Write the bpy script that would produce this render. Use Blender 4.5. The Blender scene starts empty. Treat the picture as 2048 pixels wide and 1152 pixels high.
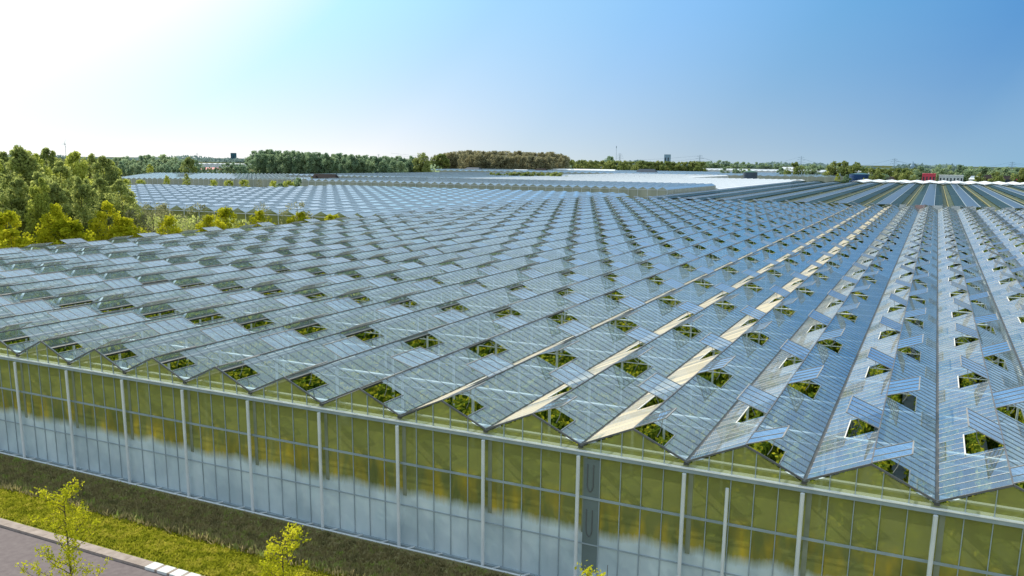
import bpy, math, random
import numpy as np
from mathutils import Vector, Matrix
random.seed(7); rng = np.random.default_rng(7)
sc = bpy.context.scene; COL = sc.collection
PI = math.pi
# ------------------------------------------------------------------ camera
U = 4.8
CQ = [-0.2477224487153001, -7.217101350042964, 4.023515318089998, -0.44706320206722616, -0.19867123697653818, 0.01148274284779326, 1726.092613852518, 3.552251759639819, 93.58922261433814]
CAM = Vector((CQ[0]*U, CQ[1]*U, CQ[2]*U))
yw, pt, rl = CQ[3:6]
FW = Vector((math.sin(yw)*math.cos(pt), math.cos(yw)*math.cos(pt), math.sin(pt)))
RT0 = Vector((math.cos(yw), -math.sin(yw), 0)); UP0 = RT0.cross(FW)
RT = RT0*math.cos(rl)+UP0*math.sin(rl); UP = UP0*math.cos(rl)-RT0*math.sin(rl)
cam_d = bpy.data.cameras.new('camera'); cam = bpy.data.objects.new('camera', cam_d); COL.objects.link(cam)
cam.matrix_world = Matrix(((RT.x, UP.x, -FW.x, CAM.x), (RT.y, UP.y, -FW.y, CAM.y), (RT.z, UP.z, -FW.z, CAM.z), (0, 0, 0, 1)))
cam_d.sensor_width = 36; cam_d.lens = CQ[6]/2048*36; cam_d.shift_x = -CQ[7]/2048; cam_d.shift_y = CQ[8]/2048
cam_d.clip_start = 0.5; cam_d.clip_end = 60000; sc.camera = cam
def ray(u, v): return FW + RT*((u-1024-CQ[7])/CQ[6]) + UP*((576+CQ[8]-v)/CQ[6])
def at_y(u, v, Y):
    d = ray(u, v); return CAM + d*((Y-CAM.y)/d.y)
def at_x(u, v, X):
    d = ray(u, v); return CAM + d*((X-CAM.x)/d.x)
def at_z(u, v, z):
    d = ray(u, v); return CAM + d*((z-CAM.z)/d.z)
def pxm(Y, u=1200):                       # metres per photo pixel at that depth
    return (at_y(u+1, 330, Y)-at_y(u, 330, Y)).length
# ------------------------------------------------------------------ materials
def mat(name): 
    m = bpy.data.materials.new(name); m.use_nodes = True; m.node_tree.nodes.clear(); return m
class NT:
    def __init__(s, m): s.t = m.node_tree; s.n = s.t.nodes; s.l = s.t.links
    def new(s, typ, **k):
        n = s.n.new(typ)
        for a, b in k.items():
            if a.startswith('i_'):
                key = a[2:]; key = int(key) if key.isdigit() else key.replace('_', ' ')
                if isinstance(b, bpy.types.NodeSocket): s.l.new(b, n.inputs[key])
                else: n.inputs[key].default_value = b
            else: setattr(n, a, b)
        return n
    def math(s, op, a, b=None, c=None, clamp=False):
        n = s.n.new('ShaderNodeMath'); n.operation = op; n.use_clamp = clamp
        for i, x in enumerate((a, b, c)):
            if x is None: continue
            if isinstance(x, bpy.types.NodeSocket): s.l.new(x, n.inputs[i])
            else: n.inputs[i].default_value = x
        return n.outputs[0]
    def coords(s, kind='Object', scale=(1, 1, 1), loc=(0, 0, 0)):
        tc = s.n.new('ShaderNodeTexCoord'); mp = s.n.new('ShaderNodeMapping'); mp.inputs['Scale'].default_value = scale; mp.inputs['Location'].default_value = loc
        s.l.new(tc.outputs[kind], mp.inputs['Vector']); return mp.outputs[0]
    def pos(s, scale=(1, 1, 1)):
        g = s.n.new('ShaderNodeNewGeometry'); mp = s.n.new('ShaderNodeMapping'); mp.inputs['Scale'].default_value = scale
        s.l.new(g.outputs['Position'], mp.inputs['Vector']); return mp.outputs[0]
    def noise(s, vec, sc_=1, det=4, rough=.55):
        n = s.new('ShaderNodeTexNoise'); s.l.new(vec, n.inputs['Vector']); n.inputs['Scale'].default_value = sc_; n.inputs['Detail'].default_value = det; n.inputs['Roughness'].default_value = rough
        return n.outputs[0]
    def ramp(s, fac, stops):
        r = s.n.new('ShaderNodeValToRGB'); s.l.new(fac, r.inputs[0]); e = r.color_ramp.elements
        while len(e) < len(stops): e.new(.5)
        for i, (p, c) in enumerate(stops): e[i].position = p; e[i].color = (*c, 1) if len(c) == 3 else c
        return r.outputs[0]
    def mix(s, f, a, b):
        n = s.n.new('ShaderNodeMix'); n.data_type = 'RGBA'
        for i, x in ((0, f), (6, a), (7, b)):
            if isinstance(x, bpy.types.NodeSocket): s.l.new(x, n.inputs[i])
            else: n.inputs[i].default_value = x if not isinstance(x, tuple) else ((*x, 1) if len(x) == 3 else x)
        return n.outputs[2]
    def ms(s, f, a, b):
        n = s.n.new('ShaderNodeMixShader')
        if isinstance(f, bpy.types.NodeSocket): s.l.new(f, n.inputs[0])
        else: n.inputs[0].default_value = f
        s.l.new(a, n.inputs[1]); s.l.new(b, n.inputs[2]); return n.outputs[0]
    def bsdf(s, typ, color=None, **k):
        n = s.new('ShaderNodeBsdf'+typ)
        if color is not None:
            if isinstance(color, bpy.types.NodeSocket): s.l.new(color, n.inputs['Color'])
            else: n.inputs['Color'].default_value = (*color, 1)
        for a, b in k.items():
            if isinstance(b, bpy.types.NodeSocket): s.l.new(b, n.inputs[a])
            else: n.inputs[a].default_value = b
        return n.outputs[0]
    def vrot(s):
        g = s.n.new('ShaderNodeNewGeometry'); mp = s.n.new('ShaderNodeMapping'); mp.inputs['Rotation'].default_value = (0, math.radians(-48), 0); mp.inputs['Scale'].default_value = (1.25, 1, .42)
        s.l.new(g.outputs['Position'], mp.inputs['Vector']); return mp.outputs[0]
    def schlick(s, r0=.04, p=5.0):
        g = s.n.new('ShaderNodeNewGeometry'); d = s.n.new('ShaderNodeVectorMath'); d.operation = 'DOT_PRODUCT'; s.l.new(g.outputs['Normal'], d.inputs[0]); s.l.new(g.outputs['Incoming'], d.inputs[1])
        c = s.math('SUBTRACT', 1.0, s.math('ABSOLUTE', d.outputs['Value'])); return s.math('MULTIPLY_ADD', s.math('POWER', c, p), 1-r0, r0)
    def out(s, sh): s.l.new(sh, s.n.new('ShaderNodeOutputMaterial').inputs[0])
def principled(name, stops, scale=1.0, det=4, rough=.6, metal=0, vec='pos', vscale=(1, 1, 1), spec=.3, bump=0, bscale=20):
    m = mat(name); t = NT(m); v = t.pos(vscale) if vec == 'pos' else t.coords('Object', vscale)
    c = t.ramp(t.noise(v, scale, det), stops)
    p = t.new('ShaderNodeBsdfPrincipled'); t.l.new(c, p.inputs['Base Color']); p.inputs['Roughness'].default_value = rough; p.inputs['Metallic'].default_value = metal; p.inputs['Specular IOR Level'].default_value = spec
    if bump:
        b = t.new('ShaderNodeBump'); b.inputs['Strength'].default_value = bump; t.l.new(t.noise(v, bscale, 3), b.inputs['Height']); t.l.new(b.outputs[0], p.inputs['Normal'])
    t.out(p.outputs[0]); return m
M = {}
g3 = lambda a, b, k=.3: [(k, a), (1-k, b)]
M['white_metal'] = principled('white_metal', g3((.66, .71, .73), (.80, .83, .84)), 1.2, rough=.45)
M['pale_metal'] = principled('pale_metal', g3((.30, .37, .41), (.42, .50, .54)), 1.0, rough=.45)
M['beam'] = principled('beam', g3((.26, .33, .37), (.38, .46, .50)), 1.0, rough=.45)
M['aluminium'] = principled('aluminium', g3((.26, .26, .25), (.38, .37, .34)), .8, rough=.45, metal=.0)
M['ridge'] = principled('ridge', g3((.10, .11, .12), (.18, .18, .18)), .8, rough=.5)
M['bar_shaded'] = principled('bar_shaded', g3((.17, .20, .22), (.26, .29, .31)), .8, rough=.5)  # shaded copy of the bar colour, for slopes turned from the sun
M['bar_sunlit'] = principled('bar_sunlit', g3((.86, .82, .72), (.95, .92, .84)), .8, rough=.5)  # sunlit copy of the bar colour, for slopes facing the sun
M['dark_metal'] = principled('dark_metal', g3((.03, .045, .05), (.07, .09, .1)), 1.0, rough=.4)
M['gutter'] = principled('gutter', g3((.05, .055, .05), (.12, .12, .11)), .6, rough=.5)
M['truss'] = principled('truss', g3((.88, .90, .90), (.97, .97, .96)), .9, rough=.5)
M['ledge'] = principled('ledge', g3((.88, .88, .84), (.96, .96, .93)), .9, rough=.6)
def roof_glass(name, diff=.05, dcol=(.42, .55, .64), r0=.09, gain=1.2, base=.03, tint=(.84, .92, .93), gcol=(.78, .89, 1.0), rough=.04, dust_glare=.001, dmax=.35, fmax=.75, dust_glare_col=(.60, .58, .50)):
    m = mat(name); t = NT(m)
    g = t.n.new('ShaderNodeNewGeometry'); d = t.n.new('ShaderNodeVectorMath'); d.operation = 'DOT_PRODUCT'; t.l.new(g.outputs['Normal'], d.inputs[0]); t.l.new(g.outputs['Incoming'], d.inputs[1])
    c = t.math('MAXIMUM', t.math('ABSOLUTE', d.outputs['Value']), .02)
    fr = t.math('MULTIPLY_ADD', t.math('POWER', t.math('SUBTRACT', 1.0, c), 4.0), 1-r0, r0)
    n1 = t.noise(t.pos((.9, .16, .9)), 1.0, 3); n2 = t.noise(t.pos(), .07, 2)
    # faint tone change from pane to pane
    sn = t.new('ShaderNodeVectorMath', operation='SNAP'); t.l.new(t.pos((1, 1, 0)), sn.inputs[0]); sn.inputs[1].default_value = (2.4, .775, 1); wn = t.new('ShaderNodeTexWhiteNoise', noise_dimensions='3D'); t.l.new(sn.outputs[0], wn.inputs['Vector'])
    f = t.math('MULTIPLY_ADD', fr, gain, base); f = t.math('MULTIPLY', f, t.math('ADD', t.math('MULTIPLY_ADD', n2, .5, .65), t.math('MULTIPLY', wn.outputs[0], .18)), clamp=True); f = t.math('MINIMUM', f, fmax)
    var = t.math('MULTIPLY_ADD', n1, 1.3, .35)
    blue = t.math('SUBTRACT', 1.0, t.math('POWER', 2.718, t.math('MULTIPLY', t.math('MULTIPLY', var, diff*.45), t.math('DIVIDE', -1.0, c)))); blue = t.math('MINIMUM', blue, max(.6, diff))
    du = t.math('MULTIPLY', var, t.math('DIVIDE', dust_glare, t.math('POWER', c, 3.0))); du = t.math('SUBTRACT', 1.0, t.math('POWER', 2.718, t.math('MULTIPLY', du, -1.0)), clamp=True); du = t.math('MULTIPLY', t.math('MULTIPLY', t.math('MINIMUM', du, dmax), t.math('MULTIPLY_ADD', t.math('POWER', wn.outputs[0], .6), .75, .25)), t.math('SUBTRACT', 1.0, g.outputs['Backfacing']))  # dust veil; on sun-side slopes its tint also holds painted glare
    body = t.ms(blue, t.bsdf('Transparent', tint), t.ms(.4, t.bsdf('Diffuse', dcol), t.bsdf('Translucent', dcol)))
    sh = t.ms(f, body, t.bsdf('Glossy', gcol, Roughness=rough))
    t.out(t.ms(du, sh, t.ms(.3, t.bsdf('Diffuse', dust_glare_col), t.bsdf('Translucent', dust_glare_col)))); return m
M['roof_glass'] = roof_glass('roof_glass', diff=.34, dcol=(.56, .72, .80), tint=(.82, .92, .94), gcol=(.84, .91, .95))
M['sun_glare_glass'] = roof_glass('sun_glare_glass', diff=.13, tint=(.80, .93, .92), dust_glare=.008, dmax=.82, dust_glare_col=(.95, .82, .58))  # cream sun glare painted into the veil colour of these bays
M['mild_glare_glass'] = roof_glass('mild_glare_glass', diff=.13, tint=(.80, .93, .92), dust_glare=.002, dmax=.30, dust_glare_col=(.70, .68, .58))  # weaker painted glare for the other sun-side bays
M['vent_glass'] = roof_glass('vent_glass', diff=.22, dcol=(.46, .60, .74), gain=1.25, base=.08, dust_glare=.0006)
M['far_roof_glass'] = roof_glass('far_roof_glass', diff=.6, dcol=(.47, .60, .73), gain=1.0, base=.05, fmax=.42, dust_glare=.0)
M['far_vent_glass'] = roof_glass('far_vent_glass', diff=.8, dcol=(.58, .70, .80), gain=1.2, base=.15, dust_glare=.0)
M['gable_glass'] = None
# facade glass: seen against the crop, whitewashed up to a wavy edge
def wall_glass(name, wash=True, clear=.16, tcol=(.72, .8, .55), olive=((.27, .28, .075), (.38, .38, .12))):
    m = mat(name); t = NT(m); pz = t.pos()
    sx = t.new('ShaderNodeSeparateXYZ'); t.l.new(pz, sx.inputs[0]); z = sx.outputs[2]
    base = t.mix(t.noise(t.pos((.35, .35, .8)), 1, 3), olive[0], olive[1])
    # blurred yellow leaves close behind the panes, at crop-top height
    n = t.noise(t.vrot(), 1.0, 2)
    bl = t.ramp(n, [(.42, (0, 0, 0)), (.74, (1, 1, 1))])
    band = t.math('MULTIPLY', t.math('SUBTRACT', z, 1.8, clamp=True), t.math('SUBTRACT', 4.9, z, clamp=True), clamp=True)
    base = t.mix(t.math('MULTIPLY', t.math('MULTIPLY', bl, band), .78), base, (.95, .64, .04))
    dk = t.ramp(t.noise(t.pos((.5, .5, .35)), 1.0, 3), [(.35, (1, 1, 1)), (.6, (0, 0, 0))])
    base = t.mix(t.math('MULTIPLY', t.math('MULTIPLY', dk, band), .45), base, (.06, .10, .03))
    body = t.ms(clear, t.ms(.35, t.bsdf('Diffuse', base), t.bsdf('Translucent', base)), t.bsdf('Transparent', tcol))
    if wash:
        e = t.math('MULTIPLY_ADD', t.noise(t.pos((.42, .42, 0)), 1, 2), .9, 2.45)
        e = t.math('ADD', e, t.math('MULTIPLY', t.math('SUBTRACT', t.noise(t.pos((9, 9, 1.2)), 1, 4, .7), .5), .4))
        k = t.math('MULTIPLY', t.math('SUBTRACT', e, z), 1.9); k = t.math('ADD', k, .5, clamp=True)
        wc = t.mix(t.noise(t.pos((1.3, 1.3, .5)), 1, 5), (.56, .72, .78), (.84, .92, .95))
        st = t.ramp(t.noise(t.coords('Object', (.35, .35, .35)), 1, 3), [(.4, (.78, .80, .82)), (.62, (1.0, 1.0, 1.0))])
        wcm = t.new('ShaderNodeMix', data_type='RGBA', blend_type='MULTIPLY'); wcm.inputs[0].default_value = 1; t.l.new(wc, wcm.inputs[6]); t.l.new(st, wcm.inputs[7])
        wsh = t.ms(.12, t.bsdf('Diffuse', wcm.outputs[2]), t.bsdf('Translucent', wcm.outputs[2]))
        body = t.ms(t.math('MULTIPLY', k, .96), body, wsh)
    fr = t.schlick(.05)
    t.out(t.ms(t.math('MULTIPLY', fr, .5), body, t.bsdf('Glossy', (.8, .9, .95), Roughness=.3))); return m
M['wall_glass'] = wall_glass('wall_glass')
M['gable_glass'] = wall_glass('gable_glass', wash=False, clear=.28, tcol=(.93, .94, .82))
M['side_glass'] = wall_glass('side_glass', wash=False, clear=.35, olive=((.16, .22, .17), (.26, .32, .25)))
M['far_wall'] = principled('far_wall', g3((.34, .36, .28), (.50, .50, .40)), .25, rough=.3, vscale=(1, 1, .3))
M['soil'] = principled('soil', [(.3, (.05, .04, .03)), (.7, (.10, .085, .05))], .5)
M['sheet_floor'] = principled('sheet_floor', g3((.42, .48, .50), (.62, .66, .66)), .9, rough=.7)
def leaf_mat(name, stops, scale=.35, trans=.5, hue_rand=True):
    m = mat(name); t = NT(m)
    oi = t.new('ShaderNodeObjectInfo')
    va = t.new('ShaderNodeVectorMath', operation='MULTIPLY_ADD'); t.l.new(t.pos(), va.inputs[0]); va.inputs[1].default_value = (1, 1, 1); t.l.new(oi.outputs['Random'], va.inputs[2])
    n = t.noise(va.outputs[0], scale, 5, .65)
    n2 = t.new('ShaderNodeTexWhiteNoise', noise_dimensions='3D'); 
    sn = t.new('ShaderNodeVectorMath', operation='SNAP'); t.l.new(t.pos(), sn.inputs[0]); sn.inputs[1].default_value = (.35, .35, .35); t.l.new(sn.outputs[0], n2.inputs['Vector'])
    f = t.math('ADD', t.math('MULTIPLY', n, .75), t.math('MULTIPLY', n2.outputs[0], .25))
    f = t.math('ADD', f, t.math('MULTIPLY_ADD', oi.outputs['Random'], .16, -.08))
    c = t.ramp(f, stops)
    t.out(t.ms(trans, t.bsdf('Diffuse', c), t.bsdf('Translucent', c))); return m
M['leaf_forest'] = leaf_mat('leaf_forest', [(0.28, (0.20, 0.25, 0.09)), (0.5, (0.40, 0.46, 0.14)), (0.74, (0.66, 0.68, 0.22))], trans=.55)
M['leaf_forest_light'] = leaf_mat('leaf_forest_light', [(0.28, (0.28, 0.34, 0.07)), (0.5, (0.50, 0.55, 0.11)), (0.74, (0.75, 0.75, 0.18))], trans=.55)
M['leaf_yellow'] = leaf_mat('leaf_yellow', [(.28, (.24, .28, .012)), (.5, (.56, .56, .03)), (.75, (.85, .78, .06))], trans=.5)
M['leaf_grey'] = leaf_mat('leaf_grey', [(0.3, (0.16, 0.17, 0.1)), (0.5, (0.32, 0.33, 0.18)), (0.75, (0.52, 0.5, 0.25))])
M['leaf_far'] = leaf_mat('leaf_far', [(0.28, (0.18, 0.29, 0.20)), (0.5, (0.31, 0.42, 0.25)), (0.76, (0.54, 0.62, 0.34))], scale=.12)  # distance haze mixed into the leaf colour
M['leaf_brown'] = leaf_mat('leaf_brown', [(0.28, (0.22, 0.23, 0.15)), (0.5, (0.36, 0.34, 0.20)), (0.76, (0.52, 0.48, 0.27))], scale=.12)
M['leaf_olive'] = leaf_mat('leaf_olive', [(0.28, (0.13, 0.19, 0.06)), (0.5, (0.28, 0.34, 0.11)), (0.76, (0.50, 0.52, 0.19))], scale=.15)
M['leaf_horizon'] = leaf_mat('leaf_horizon', [(0.28, (0.16, 0.24, 0.24)), (0.5, (0.24, 0.34, 0.32)), (0.76, (0.34, 0.44, 0.38))], scale=.02)  # blue horizon haze put into the leaf colour
M['leaf_crop'] = leaf_mat('leaf_crop', [(.25, (0.024, 0.056, 0.010)), (.42, (0.096, 0.160, 0.019)), (.55, (0.256, 0.320, 0.032)), (.66, (0.576, 0.512, 0.048)), (.75, (0.800, 0.672, 0.032))], scale=.9, trans=.35)
M['bark'] = principled('bark', g3((.05, .04, .03), (.12, .10, .075)), 4, rough=.9)
def ground_mat():
    m = mat('ground'); t = NT(m); 
    c = t.ramp(t.noise(t.pos((1, 1, 0)), .006, 4), [(.3, (.05, .075, .025)), (.5, (.09, .11, .04)), (.7, (.14, .12, .07))])
    t.out(t.bsdf('Diffuse', c)); return m
M['ground'] = ground_mat()
def verge_mat():
    m = mat('verge'); t = NT(m)
    sx = t.new('ShaderNodeSeparateXYZ'); t.l.new(t.pos(), sx.inputs[0])
    a = t.ramp(t.noise(t.pos((1, 1.6, 1)), 1.6, 8, .72), [(.28, (.18, .19, .02)), (.5, (.31, .32, .03)), (.72, (.50, .44, .09))])
    b = t.ramp(t.noise(t.pos((1, 1.4, 1)), 2.2, 8, .7), [(.3, (.22, .20, .09)), (.52, (.38, .32, .16)), (.68, (.30, .38, .08))])
    e = t.math('ADD', sx.outputs[1], t.math('MULTIPLY', t.math('SUBTRACT', t.noise(t.pos((.5, 1, 1)), 1.2, 5, .7), .5), 2.2))
    k = t.math('MULTIPLY_ADD', e, 1.6, 3.6*1.6, clamp=True)
    c = t.mix(k, a, b)
    bp = t.new('ShaderNodeBump'); bp.inputs['Strength'].default_value = .8; bp.inputs['Distance'].default_value = .12; t.l.new(t.noise(t.pos(), 6, 6, .75), bp.inputs['Height'])
    d = t.new('ShaderNodeBsdfDiffuse'); t.l.new(c, d.inputs[0]); t.l.new(bp.outputs[0], d.inputs['Normal']); t.out(d.outputs[0]); return m
M['verge'] = verge_mat()
M['asphalt'] = principled('asphalt', [(.3, (.15, .12, .12)), (.7, (.20, .165, .16))], 3.5, det=8, rough=.9, bump=.3, bscale=60)
M['kerb'] = principled('kerb', [(.3, (.30, .24, .20)), (.7, (.46, .38, .33))], 1.8, det=6, rough=.9)
M['kerb_white'] = principled('kerb_white', [(.3, (.62, .64, .62)), (.7, (.8, .8, .78))], 2, rough=.8)
def flat(name, c, rough=.6, var=.15, scale=.3):
    return principled(name, g3(tuple(x*(1-var) for x in c), tuple(min(1, x*(1+var)) for x in c)), scale, rough=rough)
M['white_or_glint_roof'] = flat('white_or_glint_roof', (.86, .88, .88), .5, .05)  # white roofs; on two greenhouses the white stands for sun glint
M['white_wall'] = flat('white_wall', (.75, .77, .78))
M['stripe_roof'] = roof_glass('stripe_roof', diff=.9, dcol=(.17, .25, .36), gain=.5, base=.03, fmax=.22, dust_glare=.0)
M['navy'] = flat('navy', (.02, .07, .20)); M['slate'] = flat('slate', (.05, .075, .11)); M['red'] = flat('red', (.80, .09, .14)); M['green_roof'] = flat('green_roof', (.05, .13, .09))
M['brown_roof'] = flat('brown_roof', (.028, .022, .022), .9); M['brick'] = flat('brick', (.12, .075, .055)); M['hazy_steel'] = flat('hazy_steel', (.16, .24, .30)); M['tower'] = flat('tower', (.28, .42, .55)); M['tower_teal'] = flat('tower_teal', (.04, .13, .18))  # hazy_steel and tower carry distance haze in their colour
M['open_dark'] = principled('open_dark', [(.3, (.03, .05, .02)), (.7, (.075, .095, .03))], .6, vscale=(1, .1, 1)); M['yellow'] = flat('yellow', (.55, .42, .05)); M['pipe_yellow'] = flat('pipe_yellow', (.30, .28, .12)); M['pink'] = flat('pink', (.60, .38, .36)); M['grey_panel'] = flat('grey_panel', (.17, .22, .22)); M['column'] = principled('column', g3((.20, .23, .16), (.30, .33, .25)), .8, rough=.5); M['window'] = flat('window', (.04, .06, .08), .15)
M['grass_far'] = flat('grass_far', (.22, .27, .06), .9); M['teal_panel'] = roof_glass('teal_panel', diff=.75, dcol=(.07, .13, .15), gain=.4, base=.02, fmax=.12, dust_glare=.0)
# ------------------------------------------------------------------ builders
class MB:
    def __init__(s): s.v = []; s.f = []
    def quad(s, a, b, c, d): i = len(s.v); s.v += [tuple(a), tuple(b), tuple(c), tuple(d)]; s.f.append((i, i+1, i+2, i+3)); return s
    def tri(s, a, b, c): i = len(s.v); s.v += [tuple(a), tuple(b), tuple(c)]; s.f.append((i, i+1, i+2)); return s
    def box(s, x0, y0, z0, x1, y1, z1):
        i = len(s.v); s.v += [(x, y, z) for z in (z0, z1) for (x, y) in ((x0, y0), (x1, y0), (x1, y1), (x0, y1))]
        s.f += [tuple(i+k for k in q) for q in ((0, 3, 2, 1), (4, 5, 6, 7), (0, 1, 5, 4), (1, 2, 6, 5), (2, 3, 7, 6), (3, 0, 4, 7))]; return s
    def bar(s, a, b, w=.04, h=None, up=(0, 0, 1)):
        a = Vector(a); b = Vector(b); h = w if h is None else h; d = (b-a).normalized(); r = d.cross(Vector(up))
        if r.length < 1e-4: r = d.cross(Vector((0, 1, 0)))
        r.normalize(); u = r.cross(d); i = len(s.v)
        for p in (a, b):
            for q, w_ in ((-1, -1), (1, -1), (1, 1), (-1, 1)): s.v.append(tuple(p+r*(q*w/2)+u*(w_*h/2)))
        s.f += [tuple(i+k for k in q) for q in ((0, 1, 5, 4), (1, 2, 6, 5), (2, 3, 7, 6), (3, 0, 4, 7), (0, 3, 2, 1), (4, 5, 6, 7))]; return s
    def tube(s, pts, r, n=8):
        pts = [Vector(p) for p in pts]; rr = r if isinstance(r, (list, tuple)) else [r]*len(pts); i0 = len(s.v)
        for k, p in enumerate(pts):
            d = (pts[min(k+1, len(pts)-1)]-pts[max(k-1, 0)]).normalized(); a = d.cross(Vector((0, 0, 1)))
            if a.length < 1e-3: a = Vector((1, 0, 0))
            a.normalize(); b = d.cross(a)
            for j in range(n): t = 2*PI*j/n; s.v.append(tuple(p+(a*math.cos(t)+b*math.sin(t))*rr[k]))
        for k in range(len(pts)-1):
            for j in range(n): s.f.append((i0+k*n+j, i0+k*n+(j+1) % n, i0+(k+1)*n+(j+1) % n, i0+(k+1)*n+j))
        s.f.append(tuple(i0+j for j in range(n))); s.f.append(tuple(i0+(len(pts)-1)*n+j for j in reversed(range(n)))); return s
    def build(s, name, m, parent=None, loc=None):
        me = bpy.data.meshes.new(name); me.from_pydata(s.v, [], s.f); me.update(); me.materials.append(m)
        o = bpy.data.objects.new(name, me); COL.objects.link(o)
        if parent is not None: o.parent = parent
        if loc is not None: o.location = loc
        return o
def tag(o, label=None, cat=None, group=None, kind=None):
    if label: o['label'] = label
    if cat: o['category'] = cat
    if group: o['group'] = group
    if kind: o['kind'] = kind
    return o
def empty(name, loc=(0, 0, 0), rz=0, label=None, cat=None, group=None):
    o = bpy.data.objects.new(name, None); COL.objects.link(o); o.location = loc; o.rotation_euler = (0, 0, rz); o.empty_display_size = .3
    return tag(o, label, cat, group)
def copy_tree(o, parent=None):
    c = o.copy(); COL.objects.link(c); c.parent = parent
    for ch in list(o.children): copy_tree(ch, c)
    return c
# ------------------------------------------------------------------ sky, sun
SUN_AZ = math.radians(-66); SUN_EL = math.radians(36)
w = bpy.data.worlds.new('World'); sc.world = w; w.use_nodes = True; wt = w.node_tree; wt.nodes.clear()
sky = wt.nodes.new('ShaderNodeTexSky'); sky.sky_type = 'NISHITA'; sky.sun_disc = False; sky.sun_elevation = SUN_EL; sky.sun_rotation = SUN_AZ; sky.air_density = 1.15; sky.dust_density = .8; sky.ozone_density = 2.5; sky.altitude = 0
SD = Vector((math.sin(SUN_AZ)*math.cos(SUN_EL), math.cos(SUN_AZ)*math.cos(SUN_EL), math.sin(SUN_EL)))
bg = wt.nodes.new('ShaderNodeBackground'); bg.inputs[1].default_value = .10; wo = wt.nodes.new('ShaderNodeOutputWorld')
wt.links.new(sky.outputs[0], bg.inputs[0])
class WN: pass
wm = WN(); wm.node_tree = wt; t = NT(wm)
tc = t.new('ShaderNodeTexCoord').outputs['Generated']
nv = t.new('ShaderNodeVectorMath', operation='NORMALIZE'); t.l.new(tc, nv.inputs[0])
dp = t.new('ShaderNodeVectorMath', operation='DOT_PRODUCT'); t.l.new(nv.outputs[0], dp.inputs[0]); dp.inputs[1].default_value = SD; cs = dp.outputs['Value']
sp = t.new('ShaderNodeSeparateXYZ'); t.l.new(nv.outputs[0], sp.inputs[0]); el = t.math('MAXIMUM', sp.outputs[2], 0)
clear_ = t.ramp(cs, [(.0, (.66, .76, .84)), (.2, (.30, .48, .72)), (.34, (.02, .24, .62)), (.367, (.018, .24, .63)), (.49, (.075, .36, .74)), (.60, (.17, .49, .94)), (.716, (.25, .62, .99)), (.79, (.40, .86, 1.0)), (.845, (1.0, 1.04, 1.03)), (.89, (1.3, 1.3, 1.25)), (1.0, (1.5, 1.5, 1.45))])
haze_ = t.ramp(cs, [(.0, (.78, .82, .82)), (.2, (.36, .52, .66)), (.275, (.26, .47, .66)), (.505, (.47, .60, .71)), (.62, (.68, .78, .83)), (.70, (1.0, 1.0, 1.0)), (1.0, (1.3, 1.3, 1.25))])
hf = t.math('POWER', 2.718, t.math('MULTIPLY', el, -11.0))
hi = t.math('MULTIPLY', t.math('MULTIPLY_ADD', el, 5.0, -.95, clamp=True), .93)
clear_ = t.mix(hi, clear_, (.62, .76, .90))
grad = t.mix(hf, clear_, haze_); wz = t.new('ShaderNodeMapping'); wz.inputs['Scale'].default_value = (1, 1, 5); t.l.new(nv.outputs[0], wz.inputs['Vector']); grad = t.mix(t.math('MULTIPLY', t.noise(wz.outputs[0], 2.2, 5, .6), .05), grad, (.80, .88, .92))
bg2 = wt.nodes.new('ShaderNodeBackground'); wt.links.new(grad, bg2.inputs[0]); bg2.inputs[1].default_value = 1.03
wt.links.new(t.ms(.97, bg.outputs[0], bg2.outputs[0]), wo.inputs[0])
sd = bpy.data.lights.new('sun', 'SUN'); sd.energy = 5.0; sd.angle = math.radians(.55); sd.color = (1, .93, .80)
so = bpy.data.objects.new('sun', sd); COL.objects.link(so)
SD = Vector((math.sin(SUN_AZ)*math.cos(SUN_EL), math.cos(SUN_AZ)*math.cos(SUN_EL), math.sin(SUN_EL)))
so.rotation_euler = SD.to_track_quat('Z', 'Y').to_euler(); so.location = (-40, 20, 60)
# ------------------------------------------------------------------ ground, road
def sheet(name, m, x0, y0, x1, y1, z, nx=1, ny=1):
    b = MB()
    for i in range(nx):
        for j in range(ny):
            X0 = x0+(x1-x0)*i/nx; X1 = x0+(x1-x0)*(i+1)/nx; Y0 = y0+(y1-y0)*j/ny; Y1 = y0+(y1-y0)*(j+1)/ny
            b.quad((X0, Y0, z), (X1, Y0, z), (X1, Y1, z), (X0, Y1, z))
    return b.build(name, m)
tag(sheet('ground', M['ground'], -22000, -2000, 18000, 40000, -.35), kind='structure')
# grass verge sloping down to a shallow dry ditch along the wall
b = MB(); prof = [(-7.12, .02), (-6.2, .05), (-5.2, .06), (-4.2, .0), (-3.2, -.16), (-2.2, -.24), (-1.3, -.18), (-.7, -.04), (.3, .0)]
for i in range(90):
    X0 = -190+i*2.5; X1 = X0+2.5
    for (ya, za), (yb, zb) in zip(prof[:-1], prof[1:]): b.quad((X0, ya, za), (X1, ya, za), (X1, yb, zb), (X0, yb, zb))
tag(b.build('grass_verge', M['verge']), kind='structure')
tag(sheet('near_verge', M['verge'], -190, -40, 35, -13.2, .03), kind='structure')
tag(sheet('road', M['asphalt'], -190, -12.9, 35, -7.72, -.06), kind='structure')
b = MB(); x = -120.
while x < 30:
    b.box(x, -7.7, -.1, x+.985, -7.14, .07)
    x += 1.0
tag(b.build('kerb', M['kerb']), kind='structure')
b = MB(); x = -33.6
for k in range(5): b.box(-33.55+k*.8, -7.72, -.1, -33.55+k*.8+.62, -7.12, .075)
tag(b.build('painted_kerb', M['kerb_white']), kind='structure')
tag(MB().box(-190, -13.3, -.1, 35, -12.9, .06).build('kerb', M['kerb']), kind='structure')
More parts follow.
